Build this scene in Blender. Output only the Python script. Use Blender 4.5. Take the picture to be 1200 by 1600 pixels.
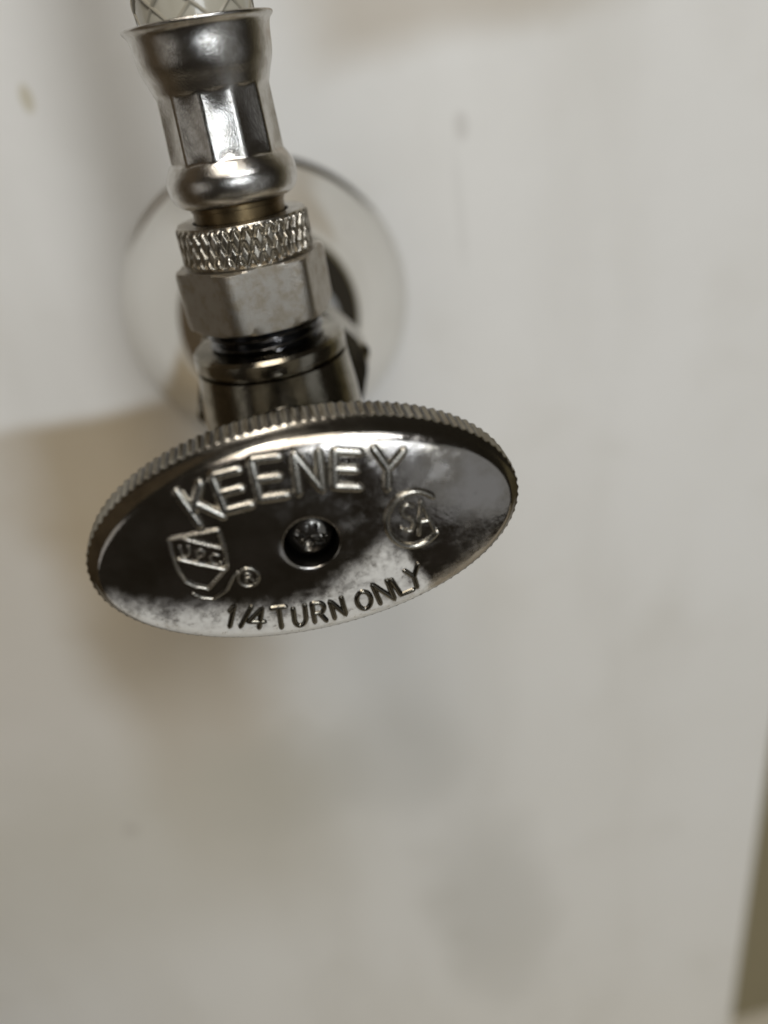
import bpy, bmesh, math, random
from mathutils import Vector, Matrix
PI = math.pi
MM = 0.001
random.seed(4)
sc = bpy.context.scene
for o in list(bpy.data.objects):
    bpy.data.objects.remove(o, do_unlink=True)
COL = sc.collection

# ------------------------------------------------------------------ camera
cam_d = bpy.data.cameras.new('camera')
cam = bpy.data.objects.new('camera', cam_d)
COL.objects.link(cam)
yaw, pitch, roll = map(math.radians, (5.4646, -29.7717, -9.5214))
F = Vector((math.sin(yaw)*math.cos(pitch), math.cos(yaw)*math.cos(pitch), math.sin(pitch)))
R0 = Vector((math.cos(yaw), -math.sin(yaw), 0))
U0 = R0.cross(F)
RT = math.cos(roll)*R0 + math.sin(roll)*U0
UP = -math.sin(roll)*R0 + math.cos(roll)*U0
m = Matrix.Identity(4)
for i in range(3):
    m[i][0], m[i][1], m[i][2] = RT[i], UP[i], -F[i]
m.translation = Vector((1.262, -85, 33.393))*MM
cam.matrix_world = m
cam_d.sensor_fit = 'VERTICAL'
cam_d.sensor_height = 36
cam_d.sensor_width = 27
cam_d.lens = 36*1220/1600
cam_d.clip_start = 0.002
cam_d.clip_end = 50
cam_d.dof.use_dof = True
cam_d.dof.focus_distance = 0.0705
cam_d.dof.aperture_fstop = cam_d.lens/2.5
sc.camera = cam

# ------------------------------------------------------------------ world + lamps
w = bpy.data.worlds.new('World')
sc.world = w
w.use_nodes = True
bg = w.node_tree.nodes['Background']
bg.inputs[0].default_value = (1.0, 0.86, 0.66, 1)
bg.inputs[1].default_value = 0.025


def disk_lamp(name, az, el, dist, size, power, col, target=(0, 0, 0)):
    l = bpy.data.lights.new(name, 'AREA')
    l.shape = 'DISK'
    l.size = size
    l.energy = power
    l.color = col
    o = bpy.data.objects.new(name, l)
    COL.objects.link(o)
    a, e = math.radians(az), math.radians(el)
    d = Vector((math.sin(a)*math.cos(e), -math.cos(a)*math.cos(e), math.sin(e)))
    o.location = Vector(target)*MM + d*dist
    o.rotation_euler = d.to_track_quat('Z', 'Y').to_euler()
    return o


disk_lamp('window_lamp', 19, 36, 0.75, 0.16, 1.9, (0.95, 0.97, 1.0))
disk_lamp('doorway_lamp', 12, 6, 0.75, 0.26, 1.1, (0.88, 0.94, 1.0))
disk_lamp('ceiling_lamp', -5, 54.5, 1.0, 0.50, 2.75, (1.0, 0.91, 0.79))
disk_lamp('second_ceiling_lamp', -17, 67, 1.0, 0.20, 1.9, (1.0, 0.96, 0.90))
disk_lamp('right_fill_lamp', 38, -11, 0.75, 0.70, 0.30, (0.95, 0.98, 1.0))  # added fill, lends grey reflections to the right of the handle
disk_lamp('left_fill_lamp', -62, 4, 0.75, 0.46, 0.22, (1.0, 0.97, 0.92))  # added fill, lifts the left facets of the crimp sleeve

sc.view_settings.view_transform = 'Standard'
sc.view_settings.look = 'None'
sc.view_settings.exposure = 0
sc.view_settings.gamma = 1
sc.render.engine = 'CYCLES'
sc.cycles.use_denoising = True
sc.cycles.max_bounces = 8
sc.cycles.caustics_reflective = False
sc.cycles.sample_clamp_indirect = 6

# ------------------------------------------------------------------ node helpers


class NT:
    def __init__(s, name):
        s.m = bpy.data.materials.new(name)
        s.m.use_nodes = True
        s.t = s.m.node_tree
        s.b = s.t.nodes['Principled BSDF']
        s.co = s.t.nodes.new('ShaderNodeTexCoord').outputs['Object']

    def n(s, kind, **kw):
        nd = s.t.nodes.new('ShaderNode'+kind)
        for k, v in kw.items():
            setattr(nd, k, v)
        return nd

    def link(s, a, b):
        s.t.links.new(a, b)

    def val(s, sock, v):
        if hasattr(v, 'is_linked') or isinstance(v, bpy.types.NodeSocket):
            s.link(v, sock)
        else:
            sock.default_value = v

    def noise(s, scale, detail=4, rough=0.55, vec=None, dist=0):
        nd = s.n('TexNoise')
        s.link(vec or s.co, nd.inputs['Vector'])
        nd.inputs['Scale'].default_value = scale
        nd.inputs['Detail'].default_value = detail
        nd.inputs['Roughness'].default_value = rough
        nd.inputs['Distortion'].default_value = dist
        return nd.outputs['Fac']

    def ramp(s, x, a, b, lo=0., hi=1., smooth=True):
        nd = s.n('MapRange')
        nd.interpolation_type = 'SMOOTHSTEP' if smooth else 'LINEAR'
        s.val(nd.inputs['Value'], x)
        nd.inputs['From Min'].default_value = a
        nd.inputs['From Max'].default_value = b
        nd.inputs['To Min'].default_value = lo
        nd.inputs['To Max'].default_value = hi
        return nd.outputs['Result']

    def math(s, op, a, b=0.0, c=0.0):
        nd = s.n('Math', operation=op)
        s.val(nd.inputs[0], a)
        s.val(nd.inputs[1], b)
        s.val(nd.inputs[2], c)
        return nd.outputs[0]

    def mix(s, f, a, b):
        nd = s.n('Mix', data_type='RGBA')
        s.val(nd.inputs[0], f)
        for k, v in ((6, a), (7, b)):
            if isinstance(v, tuple):
                nd.inputs[k].default_value = (*v, 1)
            else:
                s.link(v, nd.inputs[k])
        return nd.outputs[2]

    def xyz(s):
        nd = s.n('SeparateXYZ')
        s.link(s.co, nd.inputs[0])
        return nd.outputs

    def scaled(s, sx, sy, sz):
        nd = s.n('Mapping')
        s.link(s.co, nd.inputs['Vector'])
        nd.inputs['Scale'].default_value = (sx, sy, sz)
        return nd.outputs[0]

    def bump(s, h, strength, dist):
        nd = s.n('Bump')
        s.link(h, nd.inputs['Height'])
        nd.inputs['Strength'].default_value = strength
        nd.inputs['Distance'].default_value = dist
        s.link(nd.outputs[0], s.b.inputs['Normal'])

    def set(s, **kw):
        for k, v in kw.items():
            k = k.replace('_', ' ')
            if isinstance(v, tuple):
                v = (*v, 1)
            s.val(s.b.inputs[k], v)
        return s


def metal(name, col, col2, r0, r1, nscale=900, bump=0.12, bdist=0.00004, brushed=None, pits=0.0):
    k = NT(name)
    n1 = k.noise(nscale*0.35, 6, 0.66)
    n2 = k.noise(nscale*3, 4, 0.7, k.scaled(*brushed) if brushed else None)
    base = k.mix(k.ramp(n1, 0.38, 0.68), col, col2)
    if pits:
        pn = k.noise(nscale*1.6, 3, 0.6)
        base = k.mix(k.ramp(pn, 0.66, 0.72, 0, pits), base, (0.05, 0.045, 0.035))
    k.set(Base_Color=base, Metallic=1.0, Roughness=k.ramp(k.math('ADD', n1, k.math('MULTIPLY', n2, 0.5)), 0.5, 1.0, r0, r1))
    k.bump(n2, bump, bdist)
    return k


M_body = metal('dull_chrome', (0.34, 0.315, 0.26), (0.15, 0.135, 0.10), 0.07, 0.22, 700, 0.3, 0.00007, pits=0.7).m
M_thread = metal('dark_thread_chrome', (0.15, 0.15, 0.155), (0.07, 0.068, 0.065), 0.14, 0.26, 900, 0.1).m
M_hex = metal('cast_nickel', (0.37, 0.34, 0.295), (0.29, 0.25, 0.19), 0.28, 0.42, 2200, 0.9, 0.00005, pits=0.5).m
M_knurl = metal('knurled_nickel', (0.44, 0.405, 0.345), (0.31, 0.27, 0.205), 0.24, 0.36, 900, 0.1).m
M_sleeve = metal('stainless', (0.58, 0.56, 0.53), (0.42, 0.395, 0.355), 0.13, 0.23, 2200, 0.8, 0.00003, brushed=(1, 1, 0.6)).m
M_brass = metal('tarnished_brass', (0.19, 0.14, 0.075), (0.11, 0.08, 0.042), 0.3, 0.45, 900, 0.1).m
M_screw = metal('dark_screw_steel', (0.36, 0.345, 0.32), (0.2, 0.19, 0.17), 0.12, 0.25, 900, 0.05).m
M_letter = metal('worn_chrome_letters', (0.42, 0.40, 0.355), (0.28, 0.26, 0.22), 0.16, 0.32, 900, 0.3).m
M_small = metal('darkened_small_letters', (0.20, 0.185, 0.155), (0.12, 0.11, 0.085), 0.14, 0.28, 900, 0.08).m
M_recess_shade = metal('dark_recess_shade', (0.05, 0.045, 0.04), (0.025, 0.023, 0.02), 0.25, 0.4, 900, 0.1).m  # near-black metal that puts shade into the hole and rim grooves
M_rim = metal('rim_chrome', (0.40, 0.38, 0.335), (0.26, 0.235, 0.195), 0.10, 0.2, 900, 0.1, pits=0.5).set(Specular_Tint=(0.42, 0.40, 0.37)).m

# handle face: worn chrome with a ragged pale patch along the lower edge
k = NT('worn_chrome_face')
X, Y, Z = k.xyz()
n1 = k.noise(260, 5, 0.6)
n2 = k.noise(1500, 5, 0.7)
n3 = k.noise(620, 6, 0.72)
steel = k.mix(k.ramp(n1, 0.35, 0.7), (0.52, 0.495, 0.475), (0.34, 0.31, 0.265))
steel = k.mix(k.ramp(n2, 0.66, 0.74, 0, 0.6), steel, (0.07, 0.06, 0.05))
# ragged upper edge of the pale patch as height over width, in millimetres on the face
rp = k.n('ValToRGB')
el = rp.color_ramp.elements
pts = [(-17, -0.2), (-15.2, -1.0), (-12.4, -2.3), (-8.6, -3.0), (-3.3, -4.5), (0.1, -3.7), (3.7, -1.7), (6.0, 0.0), (7.6, -1.2), (9.0, -4.6), (11, -9)]
while len(el) < len(pts):
    el.new(0.5)
for e, (px, pz) in zip(el, pts):
    e.position = (px+18)/36
    v = (pz+12)/16
    e.color = (v, v, v, 1)
for e, (px, pz) in zip(el, pts):
    e.position = (px+18)/36
k.link(k.ramp(X, -0.018, 0.018, 0, 1, False), rp.inputs[0])
edge = k.math('MULTIPLY_ADD', rp.outputs[0], 0.016, -0.012)
hgt = k.math('ADD', k.math('SUBTRACT', edge, Z), k.math('MULTIPLY', k.math('SUBTRACT', n3, 0.5), 0.0034))
pale_mask = k.math('MULTIPLY', k.ramp(hgt, -0.0008, 0.0022), k.ramp(n2, 0.76, 0.50, 0.4, 0.95))
pale_mask = k.math('MULTIPLY', pale_mask, k.ramp(n3, 0.30, 0.52, 0.6, 1.0))
haze = k.math('MULTIPLY', k.ramp(k.noise(330, 5, 0.65), 0.42, 0.70, 0, 0.26), k.ramp(X, -0.006, 0.006, 0.25, 1.0))
k.set(Base_Color=k.mix(pale_mask, steel, (0.82, 0.805, 0.755)), Metallic=k.ramp(pale_mask, 0, 1, 1.0, 0.15, False),
      Roughness=k.math('ADD', k.math('ADD', haze, 0.075), k.math('MULTIPLY', pale_mask, 0.28)))
k.bump(k.math('ADD', n1, k.math('MULTIPLY', n3, 0.5)), 0.3, 0.00016)
M_face = k.m

# glossy pale escutcheon
k = NT('pale_plated_flange')
k.set(Base_Color=(0.86, 0.85, 0.82), Metallic=1.0, Roughness=0.06)
M_esc = k.m
k = NT('pipe_chrome')
k.set(Base_Color=(0.6, 0.57, 0.52), Metallic=1.0, Roughness=0.2)
M_pipe = k.m

# hose
k = NT('milky_hose_tube')
n1 = k.noise(300, 3)
k.set(Base_Color=k.mix(n1, (0.52, 0.49, 0.40), (0.40, 0.37, 0.29)), Roughness=0.22, Coat_Weight=0.5)
M_hose = k.m
k = NT('hose_strand')
k.set(Base_Color=(0.34, 0.31, 0.24), Roughness=0.4)
M_strand = k.m

# wall: white paint with small spots, smears, a brown patch and painted soft shadows
k = NT('white_painted_wall')
X, Y, Z = k.xyz()
big = k.noise(9, 4, 0.5)
mid = k.noise(38, 4, 0.5)
col = k.mix(k.ramp(big, 0.35, 0.7), (0.785, 0.775, 0.74), (0.735, 0.72, 0.675))
col = k.mix(k.ramp(mid, 0.52, 0.75, 0, 0.18), col, (0.56, 0.53, 0.46))
# brown patch left of and below the flange, with a straight top edge
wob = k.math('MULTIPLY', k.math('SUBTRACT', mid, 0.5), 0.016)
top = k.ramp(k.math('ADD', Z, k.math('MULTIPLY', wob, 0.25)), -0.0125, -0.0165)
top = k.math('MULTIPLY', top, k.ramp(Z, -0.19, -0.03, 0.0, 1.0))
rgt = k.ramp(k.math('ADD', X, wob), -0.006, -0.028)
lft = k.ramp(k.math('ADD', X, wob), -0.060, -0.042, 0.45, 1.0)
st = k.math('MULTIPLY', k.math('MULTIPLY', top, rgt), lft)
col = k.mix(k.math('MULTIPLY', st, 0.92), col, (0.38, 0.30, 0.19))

# brownish shadow band painted high on the wall, rising to the right
top_shade = k.math('ADD', k.math('SUBTRACT', Z, k.math('MULTIPLY', X, 0.06)), k.math('MULTIPLY', wob, 0.3))
top_shade = k.math('MULTIPLY', k.math('MULTIPLY', k.ramp(top_shade, 0.0285, 0.037), k.ramp(X, 0.008, 0.024)), k.ramp(X, 0.085, 0.05))
col = k.mix(k.math('MULTIPLY', top_shade, 0.65), col, (0.44, 0.37, 0.27))
# soft vertical smears, then soft shadows painted in below the handle
vs = k.noise(1.0, 4, 0.55, k.scaled(26, 1, 7))
col = k.mix(k.ramp(vs, 0.46, 0.74, 0, 0.26), col, (0.55, 0.525, 0.465))
for (x, z, rx, rz, f) in ((28, -194, 24, 58, 0.36), (8, -118, 24, 28, 0.30), (-20, -118, 26, 22, 0.35)):
    a = k.math('DIVIDE', k.math('SUBTRACT', k.math('ADD', X, wob), x*MM), rx*MM)
    b = k.math('DIVIDE', k.math('SUBTRACT', k.math('ADD', Z, wob), z*MM), rz*MM)
    q = k.ramp(k.math('ADD', k.math('MULTIPLY', a, a), k.math('MULTIPLY', b, b)), 1.0, 0.0)
    col = k.mix(k.math('MULTIPLY', q, f), col, (0.47, 0.455, 0.405))
# greyer soft shade painted in low on the left
low_left_shade = k.math('MULTIPLY', k.ramp(k.math('ADD', Z, k.math('MULTIPLY', wob, 2)), -0.085, -0.115), k.ramp(k.math('ADD', X, wob), 0.012, -0.03))
col = k.mix(k.math('MULTIPLY', low_left_shade, k.ramp(Z, -0.20, -0.13, 0.0, 0.45)), col, (0.50, 0.47, 0.38))


def spot(x, z, rx, rz):
    a = k.math('DIVIDE', k.math('SUBTRACT', X, x*MM), rx*MM)
    b = k.math('DIVIDE', k.math('SUBTRACT', Z, z*MM), rz*MM)
    return k.ramp(k.math('ADD', k.math('MULTIPLY', a, a), k.math('MULTIPLY', b, b)), 1.0, 0.05)


for (x, z, rx, rz, f, c) in ((-28.2, 36.0, 1.3, 2.6, 0.6, (0.46, 0.40, 0.24)), (38, 22, 1.7, 3, 0.4, (0.45, 0.42, 0.38)),
                             (-60, -120, 2.5, 2.5, 0.5, (0.42, 0.38, 0.33)), (36.5, 9, 1.2, 14, 0.12, (0.4, 0.38, 0.34))):
    col = k.mix(k.math('MULTIPLY', spot(x, z, rx, rz), f), col, c)
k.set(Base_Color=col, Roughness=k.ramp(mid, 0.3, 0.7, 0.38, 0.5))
k.bump(k.noise(160, 3), 0.15, 0.0006)
M_wall = k.m
k = NT('tan_side_panel')
k.set(Base_Color=k.mix(k.noise(14, 4), (0.25, 0.215, 0.125), (0.20, 0.17, 0.10)), Roughness=0.5)
M_side = k.m
k = NT('brown_side_panel')
k.set(Base_Color=k.mix(k.noise(14, 4), (0.16, 0.115, 0.065), (0.12, 0.085, 0.05)), Roughness=0.5)
M_brown = k.m
k = NT('cream_floor')
k.set(Base_Color=k.mix(k.noise(11, 4), (0.62, 0.58, 0.49), (0.48, 0.42, 0.31)), Roughness=0.5)
M_floor = k.m

# ------------------------------------------------------------------ mesh helpers


def empty(name, loc, label, cat):
    o = bpy.data.objects.new(name, None)
    COL.objects.link(o)
    o.location = Vector(loc)*MM
    o['label'] = label
    o['category'] = cat
    o['_o'] = 0
    del o['_o']
    o.empty_display_size = 0.01
    return o


def root_loc(o):
    v = Vector((0, 0, 0))
    while o is not None:
        v += o.location
        o = o.parent
    return v


def obj(name, verts, faces, mat, parent=None, angle=35, smooth=True, mats=None, fm=None):
    """world-space millimetre vertices -> ONE mesh object"""
    off = root_loc(parent)
    me = bpy.data.meshes.new(name)
    me.from_pydata([Vector(v)*MM - off for v in verts], [], faces)
    me.materials.append(mat)
    for q in mats or []:
        me.materials.append(q)
    if fm:
        me.polygons.foreach_set('material_index', fm)
    bm = bmesh.new()
    bm.from_mesh(me)
    bmesh.ops.recalc_face_normals(bm, faces=bm.faces)
    bm.to_mesh(me)
    bm.free()
    if smooth:
        me.polygons.foreach_set('use_smooth', [True]*len(me.polygons))
        me.set_sharp_from_angle(angle=math.radians(angle))
    me.update()
    o = bpy.data.objects.new(name, me)
    COL.objects.link(o)
    o.parent = parent
    return o


def lathe(prof, n=96, axis='Z', mod=None, close=(True, True), c=(0, 0, 0)):
    V, Fc = [], []
    for j, (r, h) in enumerate(prof):
        for i in range(n):
            a = 2*PI*i/n
            rr = mod(r, h, a) if mod else r
            x, y = rr*math.cos(a), rr*math.sin(a)
            V.append((c[0]+x, c[1]+y, c[2]+h) if axis == 'Z' else (c[0]+x, c[1]+h, c[2]+y))
    for j in range(len(prof)-1):
        for i in range(n):
            i2 = (i+1) % n
            Fc.append((j*n+i, j*n+i2, (j+1)*n+i2, (j+1)*n+i))
    if close[0]:
        Fc.append(tuple(range(n)))
    if close[1]:
        Fc.append(tuple((len(prof)-1)*n+i for i in range(n)))
    return V, Fc


def smooth_prof(pts, sub=4):
    """Catmull-Rom through (r,h) points"""
    P = [Vector((*p, 0)) for p in pts]
    out = []
    for i in range(len(P)-1):
        p0, p1, p2, p3 = P[max(i-1, 0)], P[i], P[i+1], P[min(i+2, len(P)-1)]
        for s in range(sub):
            t = s/sub
            q = 0.5*((2*p1)+(p2-p0)*t+(2*p0-5*p1+4*p2-p3)*t*t+(3*p1-p0-3*p2+p3)*t**3)
            out.append((q.x, q.y))
    out.append((P[-1].x, P[-1].y))
    return out


# ------------------------------------------------------------------ setting
WY = 55.0


def slab(name, x0, x1, y0, y1, z0, z1, mat):
    V = [(x, y, z) for x in (x0, x1) for y in (y0, y1) for z in (z0, z1)]
    Fc = [(0, 1, 3, 2), (4, 6, 7, 5), (0, 4, 5, 1), (2, 3, 7, 6), (0, 2, 6, 4), (1, 5, 7, 3)]
    o = obj(name, V, Fc, mat, None, smooth=False)
    o['kind'] = 'structure'
    return o


slab('back_wall', -420, 111.5, WY, WY+12, -312, 330, M_wall)
slab('recess_wall', 111.8, 420, WY+8, WY+20, -312, 330, M_side)
slab('side_wall', -140, -128, -60, WY-0.3, -312, 330, M_brown)
slab('floor', -420, 420, -220, WY+12, -324, -312.3, M_floor)

# ------------------------------------------------------------------ escutcheon and pipe behind the valve
esc = empty('escutcheon', (0.4, WY, -1.2), 'pale round glossy flange plate on the white wall behind the valve', 'wall flange')
pr = smooth_prof([(24.9, -0.05), (24.95, -0.4), (24.75, -0.7), (24.3, -1.15), (23.4, -2.1), (21.4, -4.6), (18, -9.2), (15, -13.0), (13, -14.9), (11, -16.2), (9.3, -17.0), (8.6, -17.9)], 6)
V, Fc = lathe(pr+[(8.0, -17.9), (8.0, -0.05)], 128, 'Y', c=(0.4, WY, -1.2), close=(False, False))
obj('flange_plate', V, Fc, M_esc, esc)
pipe = empty('water_pipe', (0, WY, 0), 'short plated pipe stub joining the round flange to the valve', 'pipe')
V, Fc = lathe([(7.6, WY-0.4), (7.6, 20.5)], 64, 'Y')
obj('pipe_tube', V, Fc, M_pipe, pipe)

# ------------------------------------------------------------------ valve
valve = empty('shutoff_valve', (0, 0, 0), 'worn chrome angle shutoff valve with an oval knurled lettered handle', 'valve')


def thread_mod(r, h, a):
    return r


body = [(0.5, -11), (6.5, -11), (7.8, -10.2), (8.6, -8.5), (8.9, -4), (8.95, 0), (8.75, 3), (8.4, 6.2), (8.35, 6.9), (7.7, 7.02), (7.7, 7.3),
        (8.3, 7.45), (8.35, 7.7), (8.3, 8.7), (8.0, 9.1), (7.4, 9.2), (6.6, 9.25), (5.0, 9.25)]
V, Fc = lathe(body, 96, 'Z')
obj('body', V, Fc, M_body, valve, 32)
# front boss that carries the stem, and the ear at the side
V, Fc = lathe([(1, 4), (4.3, 4), (4.3, -8.9), (4.0, -9.4), (3.9, -10.0), (3.9, -15), (4.0, -15.4), (3.8, -18.2), (2.4, -18.4), (2.4, -25)], 72, 'Y')
obj('stem_boss', V, Fc, M_thread, valve, 32)
# helical outlet thread
n, turns, V, Fc = 96, 3.2, [], []
z0, z1, pitch_mm = 9.2, 12.6, 0.95
rows = 60
for j in range(rows+1):
    h = z0+(z1-z0)*j/rows
    for i in range(n):
        a = 2*PI*i/n
        ph = (h/pitch_mm - a/(2*PI)) % 1.0
        r = 5.65+0.62*(1-abs(2*ph-1))**0.9
        V.append((r*math.cos(a), r*math.sin(a), h))
for j in range(rows):
    for i in range(n):
        Fc.append((j*n+i, j*n+(i+1) % n, (j+1)*n+(i+1) % n, (j+1)*n+i))
obj('outlet_thread', V, Fc, M_thread, valve, 60)


def hex_ring(R, zs, phi, axis, cham, bev=0.35):
    """hexagonal prism with softened corners; cham = radius limit at each station"""
    V, Fc = [], []
    n = 96
    ap = R*math.cos(PI/6)
    for (h, lim) in zs:
        for i in range(n):
            a = 2*PI*i/n
            b = (a-phi) % (PI/3) - PI/6
            r = min(ap/math.cos(b), R-bev*0.5, lim)
            x, y = r*math.cos(a), r*math.sin(a)
            V.append((x, y, h) if axis == 'Z' else (x, h, y))
    for j in range(len(zs)-1):
        for i in range(n):
            i2 = (i+1) % n
            Fc.append((j*n+i, j*n+i2, (j+1)*n+i2, (j+1)*n+i))
    Fc.append(tuple(range(n)))
    Fc.append(tuple((len(zs)-1)*n+i for i in range(n)))
    return V, Fc


V, Fc = hex_ring(11.9, [(9.5, 10.8), (10.3, 11.9), (19.5, 11.9), (20.5, 10.8)], 0.2, 'Y', True)
V = [(x+0.5, y, z) for x, y, z in V]
obj('inlet_nut', V, Fc, M_body, valve, 28)

# ---- handle
A, B, YC, KD = 18.4, 10.2, -30.75, 1.2
XC, ZC = 0.2, 0.4


def yf(x, z):
    return YC+KD*(((x-XC)/A)**2+((z-ZC)/B)**2)


def face_n(x, z):
    return Vector((2*KD*(x-XC)/A**2, -1, 2*KD*(z-ZC)/B**2)).normalized()


# equal arc-length samples round the ellipse
TEETH = 116
SEG = TEETH*8
tt = [2*PI*i/20000 for i in range(20001)]
cum = [0.0]
for i in range(20000):
    cum.append(cum[-1]+math.hypot(A*(math.cos(tt[i+1])-math.cos(tt[i])), B*(math.sin(tt[i+1])-math.sin(tt[i]))))
params, jx = [], 0
for i in range(SEG):
    target = cum[-1]*i/SEG
    while cum[jx+1] < target:
        jx += 1
    params.append(tt[jx]+(tt[1])*(target-cum[jx])/(cum[jx+1]-cum[jx]))
HX, HZ, HR = 0.25, 0.75, 2.25
V, Fc, FM = [], [], []


def ring(fn):
    base = len(V)
    for i, t in enumerate(params):
        V.append(fn(i, t))
    return base


def off_ellipse(t, d):
    """ellipse point moved d inwards along its normal"""
    x, z = A*math.cos(t), B*math.sin(t)
    nx, nz = math.cos(t)/A, math.sin(t)/B
    l = math.hypot(nx, nz)
    return XC+x-d*nx/l, ZC+z-d*nz/l


rings, mats_ = [], []
DPL = 1.55
# hole wall, hole chamfer, dished face, shoulder, bevel, knurl, back


def hole_ring(r, y):
    def f(i, t):
        x, z = off_ellipse(t, DPL)
        a = math.atan2(z-HZ, x-HX)
        return (HX+r*math.cos(a), y, HZ+r*math.sin(a))
    return f


rings.append(ring(hole_ring(HR-0.05, -26.0))); mats_.append(1)
rings.append(ring(hole_ring(HR-0.05, -30.05))); mats_.append(2)
for rr, dy in ((HR, 0.22), (HR+0.06, 0.06), (HR+0.14, 0.0)):
    def f(i, t, rr=rr, dy=dy):
        x, z = off_ellipse(t, DPL)
        a = math.atan2(z-HZ, x-HX)
        x, z = HX+rr*math.cos(a), HZ+rr*math.sin(a)
        return (x, yf(x, z)+dy, z)
    rings.append(ring(f)); mats_.append(2 if dy > 0.05 else 0)
for s in (0.06, 0.13, 0.2, 0.3, 0.4, 0.5, 0.6, 0.7, 0.8, 0.88, 0.95, 1.0):
    def f(i, t, s=s):
        x, z = off_ellipse(t, DPL)
        a = math.atan2(z-HZ, x-HX)
        x0, z0_ = HX+(HR+0.14)*math.cos(a), HZ+(HR+0.14)*math.sin(a)
        x, z = x0+(x-x0)*s, z0_+(z-z0_)*s
        return (x, yf(x, z)+0.06*max(0, (s-0.9)/0.1)**2, z)
    rings.append(ring(f)); mats_.append(0)
# shoulder round-over then bevel strip
for d, y in ((1.38, -29.66), (1.2, -29.57), (1.04, -29.4), (0.65, -28.86), (0.34, -28.42)):
    def f(i, t, d=d, y=y):
        x, z = off_ellipse(t, d)
        return (x, y, z)
    rings.append(ring(f)); mats_.append(0 if d > 1.1 else 1)


def tooth(i, amp):
    ph = (i % 8)/8.0
    return amp*(0.5-0.5*math.cos(2*PI*ph))**0.75


rk = random.Random(7)
wear = [rk.uniform(0.75, 1.1) for _ in range(TEETH)]
for d, y, amp in ((0.27, -28.36, 0.0), (0.13, -28.25, 0.12), (0.08, -28.0, 0.24), (0.0, -25.7, 0.24), (0.06, -25.4, 0.18), (0.3, -25.2, 0)):
    def f(i, t, d=d, y=y, amp=amp):
        x, z = off_ellipse(t, d+tooth(i, amp)*wear[i//8])
        return (x, y, z)
    rings.append(ring(f)); mats_.append(1)
for d, y in ((1.2, -25.0), (3.0, -24.7), (6.0, -24.4)):
    def f(i, t, d=d, y=y):
        x, z = off_ellipse(t, 0)
        s = 1-d/B
        return (XC+(x-XC)*s, y, ZC+(z-ZC)*s)
    rings.append(ring(f)); mats_.append(1)
GROOVE = rings[-8:-4]
for a_, b_, mt in zip(rings[:-1], rings[1:], mats_[1:]):
    for i in range(SEG):
        i2 = (i+1) % SEG
        Fc.append((a_+i, a_+i2, b_+i2, b_+i))
        FM.append(2 if a_ in GROOVE and i % 8 in (3, 4) else mt)   # groove floors coloured dark to deepen their shade
handle = obj('handle', V, Fc, M_face, valve, 50, mats=[M_rim, M_recess_shade], fm=FM)
handle['label'] = 'oval handle with knurled rim and raised lettering'

# screw at the bottom of the hole: pan head with a cross slot
V, Fc = [], []
nr, na = 14, 64
for j in range(nr+1):
    r = 1.9*j/nr
    for i in range(na):
        a = 2*PI*i/na
        x, z = r*math.cos(a), r*math.sin(a)
        q = a+0.35
        u, v_ = abs(r*math.cos(q)), abs(r*math.sin(q))
        dome = 0.75*(1-(r/1.95)**2)**0.6
        cut = 0.7*max(0, min(1, (0.42-min(u, v_))/0.18)) if r < 1.25 else 0
        V.append((HX+x, -29.1-dome+cut, HZ+z))
for j in range(nr):
    for i in range(na):
        Fc.append((j*na+i, j*na+(i+1) % na, (j+1)*na+(i+1) % na, (j+1)*na+i))
screw = obj('screw', V, Fc, M_screw, handle, 40)
V, Fc = lathe([(0.2, -26.4), (2.25, -26.4), (2.25, -28.4), (1.6, -28.8)], 48, 'Y', c=(HX, 0, HZ))
obj('washer', V, Fc, M_recess_shade, handle, 40)

# ---- raised lettering: rounded ridges swept over the domed face


def stroke(pts, wd, ht, V, Fc, step=0.12, closed=False):
    P = [Vector((0.963*p[0], 0.963*p[1]+1.19)) for p in pts]
    if closed:
        P.append(P[0])
    S = []
    for a, b in zip(P[:-1], P[1:]):
        n = max(1, int((b-a).length/step))
        for i in range(n):
            S.append(a.lerp(b, i/n))
    S.append(P[-1])
    N = len(S)
    T = []
    for i in range(N):
        if closed:
            t = S[(i+1) % (N-1)]-S[(i-1) % (N-1)]
        else:
            t = S[min(i+1, N-1)]-S[max(i-1, 0)]
        T.append(t.normalized() if t.length > 1e-9 else Vector((1, 0)))
    st = []
    if not closed:
        for a in (80, 55, 28):
            a = math.radians(a)
            st.append((S[0]-T[0]*wd*0.5*math.sin(a), T[0], math.cos(a)))
    for s, t in zip(S, T):
        st.append((s, t, 1.0))
    if not closed:
        for a in (28, 55, 80):
            a = math.radians(a)
            st.append((S[-1]+T[-1]*wd*0.5*math.sin(a), T[-1], math.cos(a)))
    prof = [(-1.25, -0.35), (-1.0, 0.0), (-0.82, 0.42), (-0.58, 0.76), (-0.3, 0.95), (0, 1), (0.3, 0.95), (0.58, 0.76), (0.82, 0.42), (1.0, 0.0), (1.25, -0.35)]
    m_ = len(prof)
    base = len(V)
    for c, t, k_ in st:
        sd = Vector((-t.y, t.x))
        for (s, h) in prof:
            q = c+sd*(s*wd*0.5*k_)
            hh = ht*(h*(0.35+0.65*k_) if h > 0 else h)
            nn = face_n(q.x, q.y)
            p = Vector((q.x, yf(q.x, q.y), q.y))+nn*hh
            V.append(tuple(p))
    for j in range(len(st)-1):
        for i in range(m_-1):
            Fc.append((base+j*m_+i, base+j*m_+i+1, base+(j+1)*m_+i+1, base+(j+1)*m_+i))


def arc(cx, cy, rx, ry, a0, a1, n=14):
    return [(cx+rx*math.cos(math.radians(a0+(a1-a0)*i/n)), cy+ry*math.sin(math.radians(a0+(a1-a0)*i/n))) for i in range(n+1)]


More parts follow.
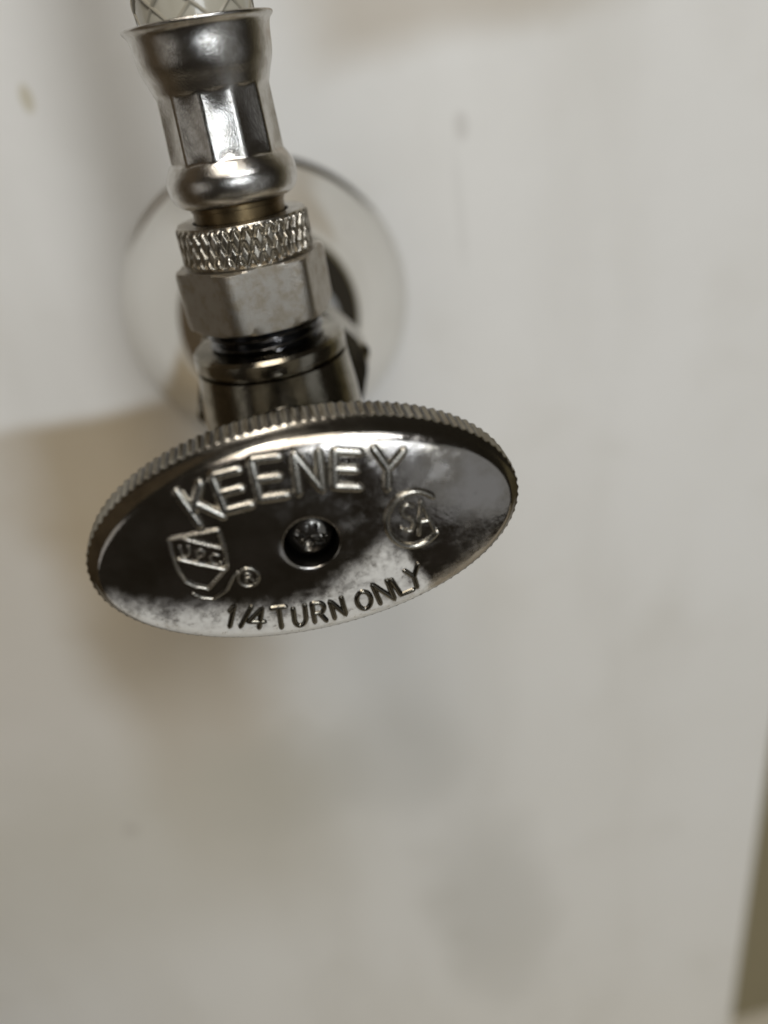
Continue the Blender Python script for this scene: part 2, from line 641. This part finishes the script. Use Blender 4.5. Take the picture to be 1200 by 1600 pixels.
# u to the right, v down, both 0..1
GL = {
    'K': [[(0, 0), (0, 1)], [(1, 0), (0.08, 0.62)], [(0.36, 0.42), (1.05, 1)]],
    'E': [[(1, 0), (0, 0), (0, 1), (1, 1)], [(0, 0.5), (0.85, 0.5)]],
    'N': [[(0, 1), (0, 0), (1, 1), (1, 0)]],
    'Y': [[(0, 0), (0.5, 0.5), (1, 0)], [(0.5, 0.5), (0.5, 1)]],
    '1': [[(0.1, 0.25), (0.75, 0), (0.75, 1)]],
    '/': [[(1, 0), (0.1, 1)]],
    '4': [[(0.85, 1), (0.85, 0), (0, 0.7), (1.15, 0.7)]],
    'T': [[(0, 0), (1, 0)], [(0.5, 0), (0.5, 1)]],
    'U': [[(0, 0), (0, 0.65)] + arc(0.5, 0.65, 0.5, 0.35, 180, 0, 10)[1:] + [(1, 0)]],
    'R': [[(0, 1), (0, 0), (0.6, 0)] + arc(0.6, 0.27, 0.4, 0.27, -90, 90, 8)[1:] + [(0, 0.54)], [(0.5, 0.54), (1, 1)]],
    'O': [arc(0.5, 0.5, 0.5, 0.5, 0, 360, 24)],
    'L': [[(0, 0), (0, 1), (1, 1)]],
}
TXT = [
    ('K', [(-9.21, 6.33), (-7.33, 6.67), (-8.24, 3.37)]), ('E', [(-6.25, 7.1), (-4.17, 7.22), (-5.93, 4.04)]),
    ('E', [(-2.96, 7.77), (-0.83, 7.64), (-3.0, 4.5)]), ('N', [(0.44, 7.58), (2.37, 7.32), (0.14, 4.42)]),
    ('E', [(3.64, 7.15), (5.6, 6.59), (3.07, 4.24)]), ('Y', [(6.82, 6.58), (9.13, 5.86), (6.17, 3.48)]),
    ('1', [(-7.7, -4.98), (-7.28, -5.09), (-8.65, -7.25)]), ('/', [(-6.54, -5.52), (-6.06, -5.64), (-7.47, -7.57)]),
    ('4', [(-6.13, -5.7), (-5.01, -6.01), (-6.86, -7.91)]), ('T', [(-4.39, -6.26), (-3.21, -6.36), (-4.6, -8.66)]),
    ('U', [(-2.61, -6.78), (-1.56, -6.69), (-2.81, -9.04)]), ('R', [(-0.92, -6.65), (0.09, -6.8), (-1.02, -8.92)]),
    ('N', [(0.67, -6.82), (1.72, -6.76), (0.79, -9.0)]), ('O', [(2.95, -6.75), (4.21, -6.53), (3.13, -8.86)]),
    ('N', [(4.62, -6.05), (5.97, -6.03), (5.08, -8.52)]), ('L', [(6.38, -6.08), (7.52, -5.85), (7.04, -8.13)]),
    ('Y', [(7.69, -5.45), (8.91, -5.1), (7.98, -7.81)]),
]
for idx, (ch, (tl, tr, bl)) in enumerate(TXT):
    big_ = idx < 6
    wd, ht = (0.88, 0.30) if big_ else (0.5, 0.22)
    tl, tr, bl = Vector(tl), Vector(tr), Vector(bl)
    V, Fc = [], []
    for s in GL[ch]:
        stroke([tl+(tr-tl)*u+(bl-tl)*v for u, v in s], wd, ht, V, Fc)
    lt = obj('letter', V, Fc, M_letter if big_ else M_small, handle, 60)

# shield emblem with a slanted band and three small letters, registered mark on its tail
V, Fc = [], []
for s, c_ in (([(-10.97, 2.58), (-6.87, 2.61), (-6.81, 0.88), (-6.98, -0.99), (-9.03, -2.75), (-9.99, -2.27), (-10.71, -1.61), (-11.04, -0.3), (-11.07, 1.21)], True),
              ([(-9.65, 2.32), (-7.09, 0.95)], False), ([(-10.62, 0.58), (-7.21, -1.15)], False)):
    stroke(s, 0.38, 0.26, V, Fc, closed=c_)
stroke([(-10.4, -3.0), (-9.89, -3.6), (-8.95, -3.95), (-7.59, -3.3), (-6.8, -2.15), (-6.35, -1.75)], 0.3, 0.14, V, Fc)
shield = obj('shield_emblem', V, Fc, M_letter, handle, 60)
V, Fc = [], []
for s in ([(-10.3, 1.7), (-10.28, 0.9), (-10.1, 0.65), (-9.85, 0.7), (-9.65, 1.0), (-9.6, 1.6)],
          [(-9.2, 0.0), (-9.1, 1.05), (-8.7, 1.15), (-8.45, 0.85), (-8.65, 0.5), (-9.05, 0.45)],
          [(-7.4, 0.3), (-7.77, 0.5), (-8.15, 0.25), (-8.15, -0.3), (-7.85, -0.55), (-7.45, -0.45)]):
    stroke(s, 0.2, 0.15, V, Fc)
obj('shield_lettering', V, Fc, M_letter, handle, 60)
V, Fc = [], []
stroke(arc(-5.55, -2.4, 0.88, 0.92, 0, 360, 28)[:-1], 0.3, 0.2, V, Fc, closed=True)
for s in ([(-5.8, -2.85), (-5.8, -1.95), (-5.45, -1.95), (-5.25, -2.15), (-5.4, -2.4), (-5.8, -2.4)], [(-5.5, -2.4), (-5.2, -2.85)]):
    stroke(s, 0.2, 0.16, V, Fc)
obj('registered_mark', V, Fc, M_letter, handle, 60)
# round certification mark: an open C round an S and an A
V, Fc = [], []
stroke(arc(9.15, -0.4, 2.4, 2.62, 42, 318, 40), 0.62, 0.34, V, Fc)
stroke([(9.15, 0.95), (8.75, 1.2), (8.3, 1.0), (8.15, 0.5), (8.5, 0.05), (8.95, -0.3), (9.1, -0.8), (8.8, -1.35), (8.35, -1.3), (8.0, -0.95)], 0.42, 0.3, V, Fc)
stroke([(9.35, -1.9), (9.95, 1.25), (10.75, -1.95)], 0.42, 0.3, V, Fc)
stroke([(9.6, -0.75), (10.5, -0.8)], 0.36, 0.26, V, Fc)
obj('certification_mark', V, Fc, M_letter, handle, 60)

# ------------------------------------------------------------------ supply hose
hose = empty('supply_hose', (0, 0, 10.6), 'braided supply hose with silver crimp sleeve and knurled hex nut above the valve', 'hose')
# hex part of the coupling nut
V, Fc = hex_ring(8.1, [(11.6, 7.2), (11.9, 7.75), (12.5, 8.1), (17.3, 8.1), (17.75, 7.75), (17.9, 7.2)], math.radians(-20+90+0), 'Z', True)
# rotate so that the corners stand where the photograph shows them
nut = obj('coupling_nut', V, Fc, M_hex, hose, 25)
# knurled collar
ND, V, Fc, n, rows = 37, [], [], 480, 36
zk0, zk1 = 17.95, 21.95


def tri(x):
    return abs(2*(x % 1.0)-1)


st = [(5.0, zk0, 0), (6.5, zk0, 0)]
for j in range(rows+1):
    h = zk0+0.12+(zk1-zk0-0.24)*j/rows
    e = min(1, min(j, rows-j)/3.0)
    st.append((6.55, h, e))
st += [(6.45, zk1, 0), (4.9, zk1, 0)]
for (r, h, e) in st:
    for i in range(n):
        a = 2*PI*i/n
        if e is not None and r > 6.5:
            u, v_ = a/(2*PI)*ND, (h-zk0)/2.7
            g = min(1.0, 2.4*min(tri(u+v_), tri(u-v_)))
            rr = r-0.05+0.34*e*(g-0.3)
        else:
            rr = r
        V.append((rr*math.cos(a), rr*math.sin(a), h))
for j in range(len(st)-1):
    for i in range(n):
        Fc.append((j*n+i, j*n+(i+1) % n, (j+1)*n+(i+1) % n, (j+1)*n+i))
obj('knurled_collar', V, Fc, M_knurl, hose, 38)
V, Fc = lathe([(4.2, 20.5), (4.62, 20.6), (4.62, 23.0), (4.75, 23.05), (4.75, 23.6), (4.0, 23.7)], 64)
obj('brass_stem', V, Fc, M_brass, hose)
# crimp sleeve: round bands below and above a twelve-sided waist
low = smooth_prof([(4.75, 23.45), (5.5, 23.55), (6.15, 24.2), (6.42, 25.2), (6.36, 26.1), (6.0, 26.9), (5.62, 27.5)], 5)
waist = [(5.60, 27.7), (5.56, 29), (5.48, 31), (5.42, 33.0)]
upp = smooth_prof([(5.45, 33.3), (5.75, 34.2), (6.15, 35.3), (6.32, 36.4), (6.4, 37.4), (6.55, 38.1), (6.86, 38.45), (6.92, 38.65), (6.75, 38.8), (6.1, 38.75), (5.6, 38.5)], 5)
phi12 = math.radians(-90-12)


def crimp(r, h, a):
    if 27.4 < h < 33.35:
        k_ = min(1, (h-27.4)/0.35, (33.35-h)/0.5)
        b = (a-phi12) % (PI/6) - PI/12
        pol = r*1.012*math.cos(PI/12)/math.cos(b)
        pol = min(pol-0.11*math.cos(b*6)+0.02, 1.012*r-0.035)          # the crimping jaws leave each flat slightly hollow
        return r+(pol-r)*max(0, k_)
    return r


V, Fc = lathe(low+waist+upp, 240, 'Z', crimp, close=(False, False))
obj('crimp_sleeve', V, Fc, M_sleeve, hose, 50)
# tube and braid, running on out of the picture
path = []
for i in range(61):
    s = i/60
    z = 38.3+70*s
    path.append(Vector((1.0*s**2*6, 2.5*s**2, z)))


def tube(fn_r, n, V, Fc):
    base = len(V)
    for i, p in enumerate(path):
        for q in range(n):
            a = 2*PI*q/n
            V.append((p.x+fn_r*math.cos(a), p.y+fn_r*math.sin(a), p.z))
    for i in range(len(path)-1):
        for q in range(n):
            Fc.append((base+i*n+q, base+i*n+(q+1) % n, base+(i+1)*n+(q+1) % n, base+(i+1)*n+q))


V, Fc = [], []
tube(5.25, 48, V, Fc)
obj('hose_tube', V, Fc, M_hose, hose)
NS = 9
for sgn in (1, -1):
    for q in range(NS):
        V, Fc = [], []
        for i in range(181):
            s = i/180
            p = path[min(60, int(s*60))].lerp(path[min(60, int(s*60)+1)], (s*60) % 1)
            a = 2*PI*q/NS + sgn*2*PI*(70*s)/30.0 + 0.15
            wv = 0.10*sgn*math.cos(a*NS*1.0)
            for b in range(6):
                bb = 2*PI*b/6
                rr = 5.27+wv*0.6+0.12*math.cos(bb)
                aa = a+0.3/5.3*math.sin(bb)
                V.append((p.x+rr*math.cos(aa), p.y+rr*math.sin(aa), p.z))
        for i in range(180):
            for b in range(6):
                Fc.append((i*6+b, i*6+(b+1) % 6, (i+1)*6+(b+1) % 6, (i+1)*6+b))
        obj('braid_strand', V, Fc, M_strand, hose)
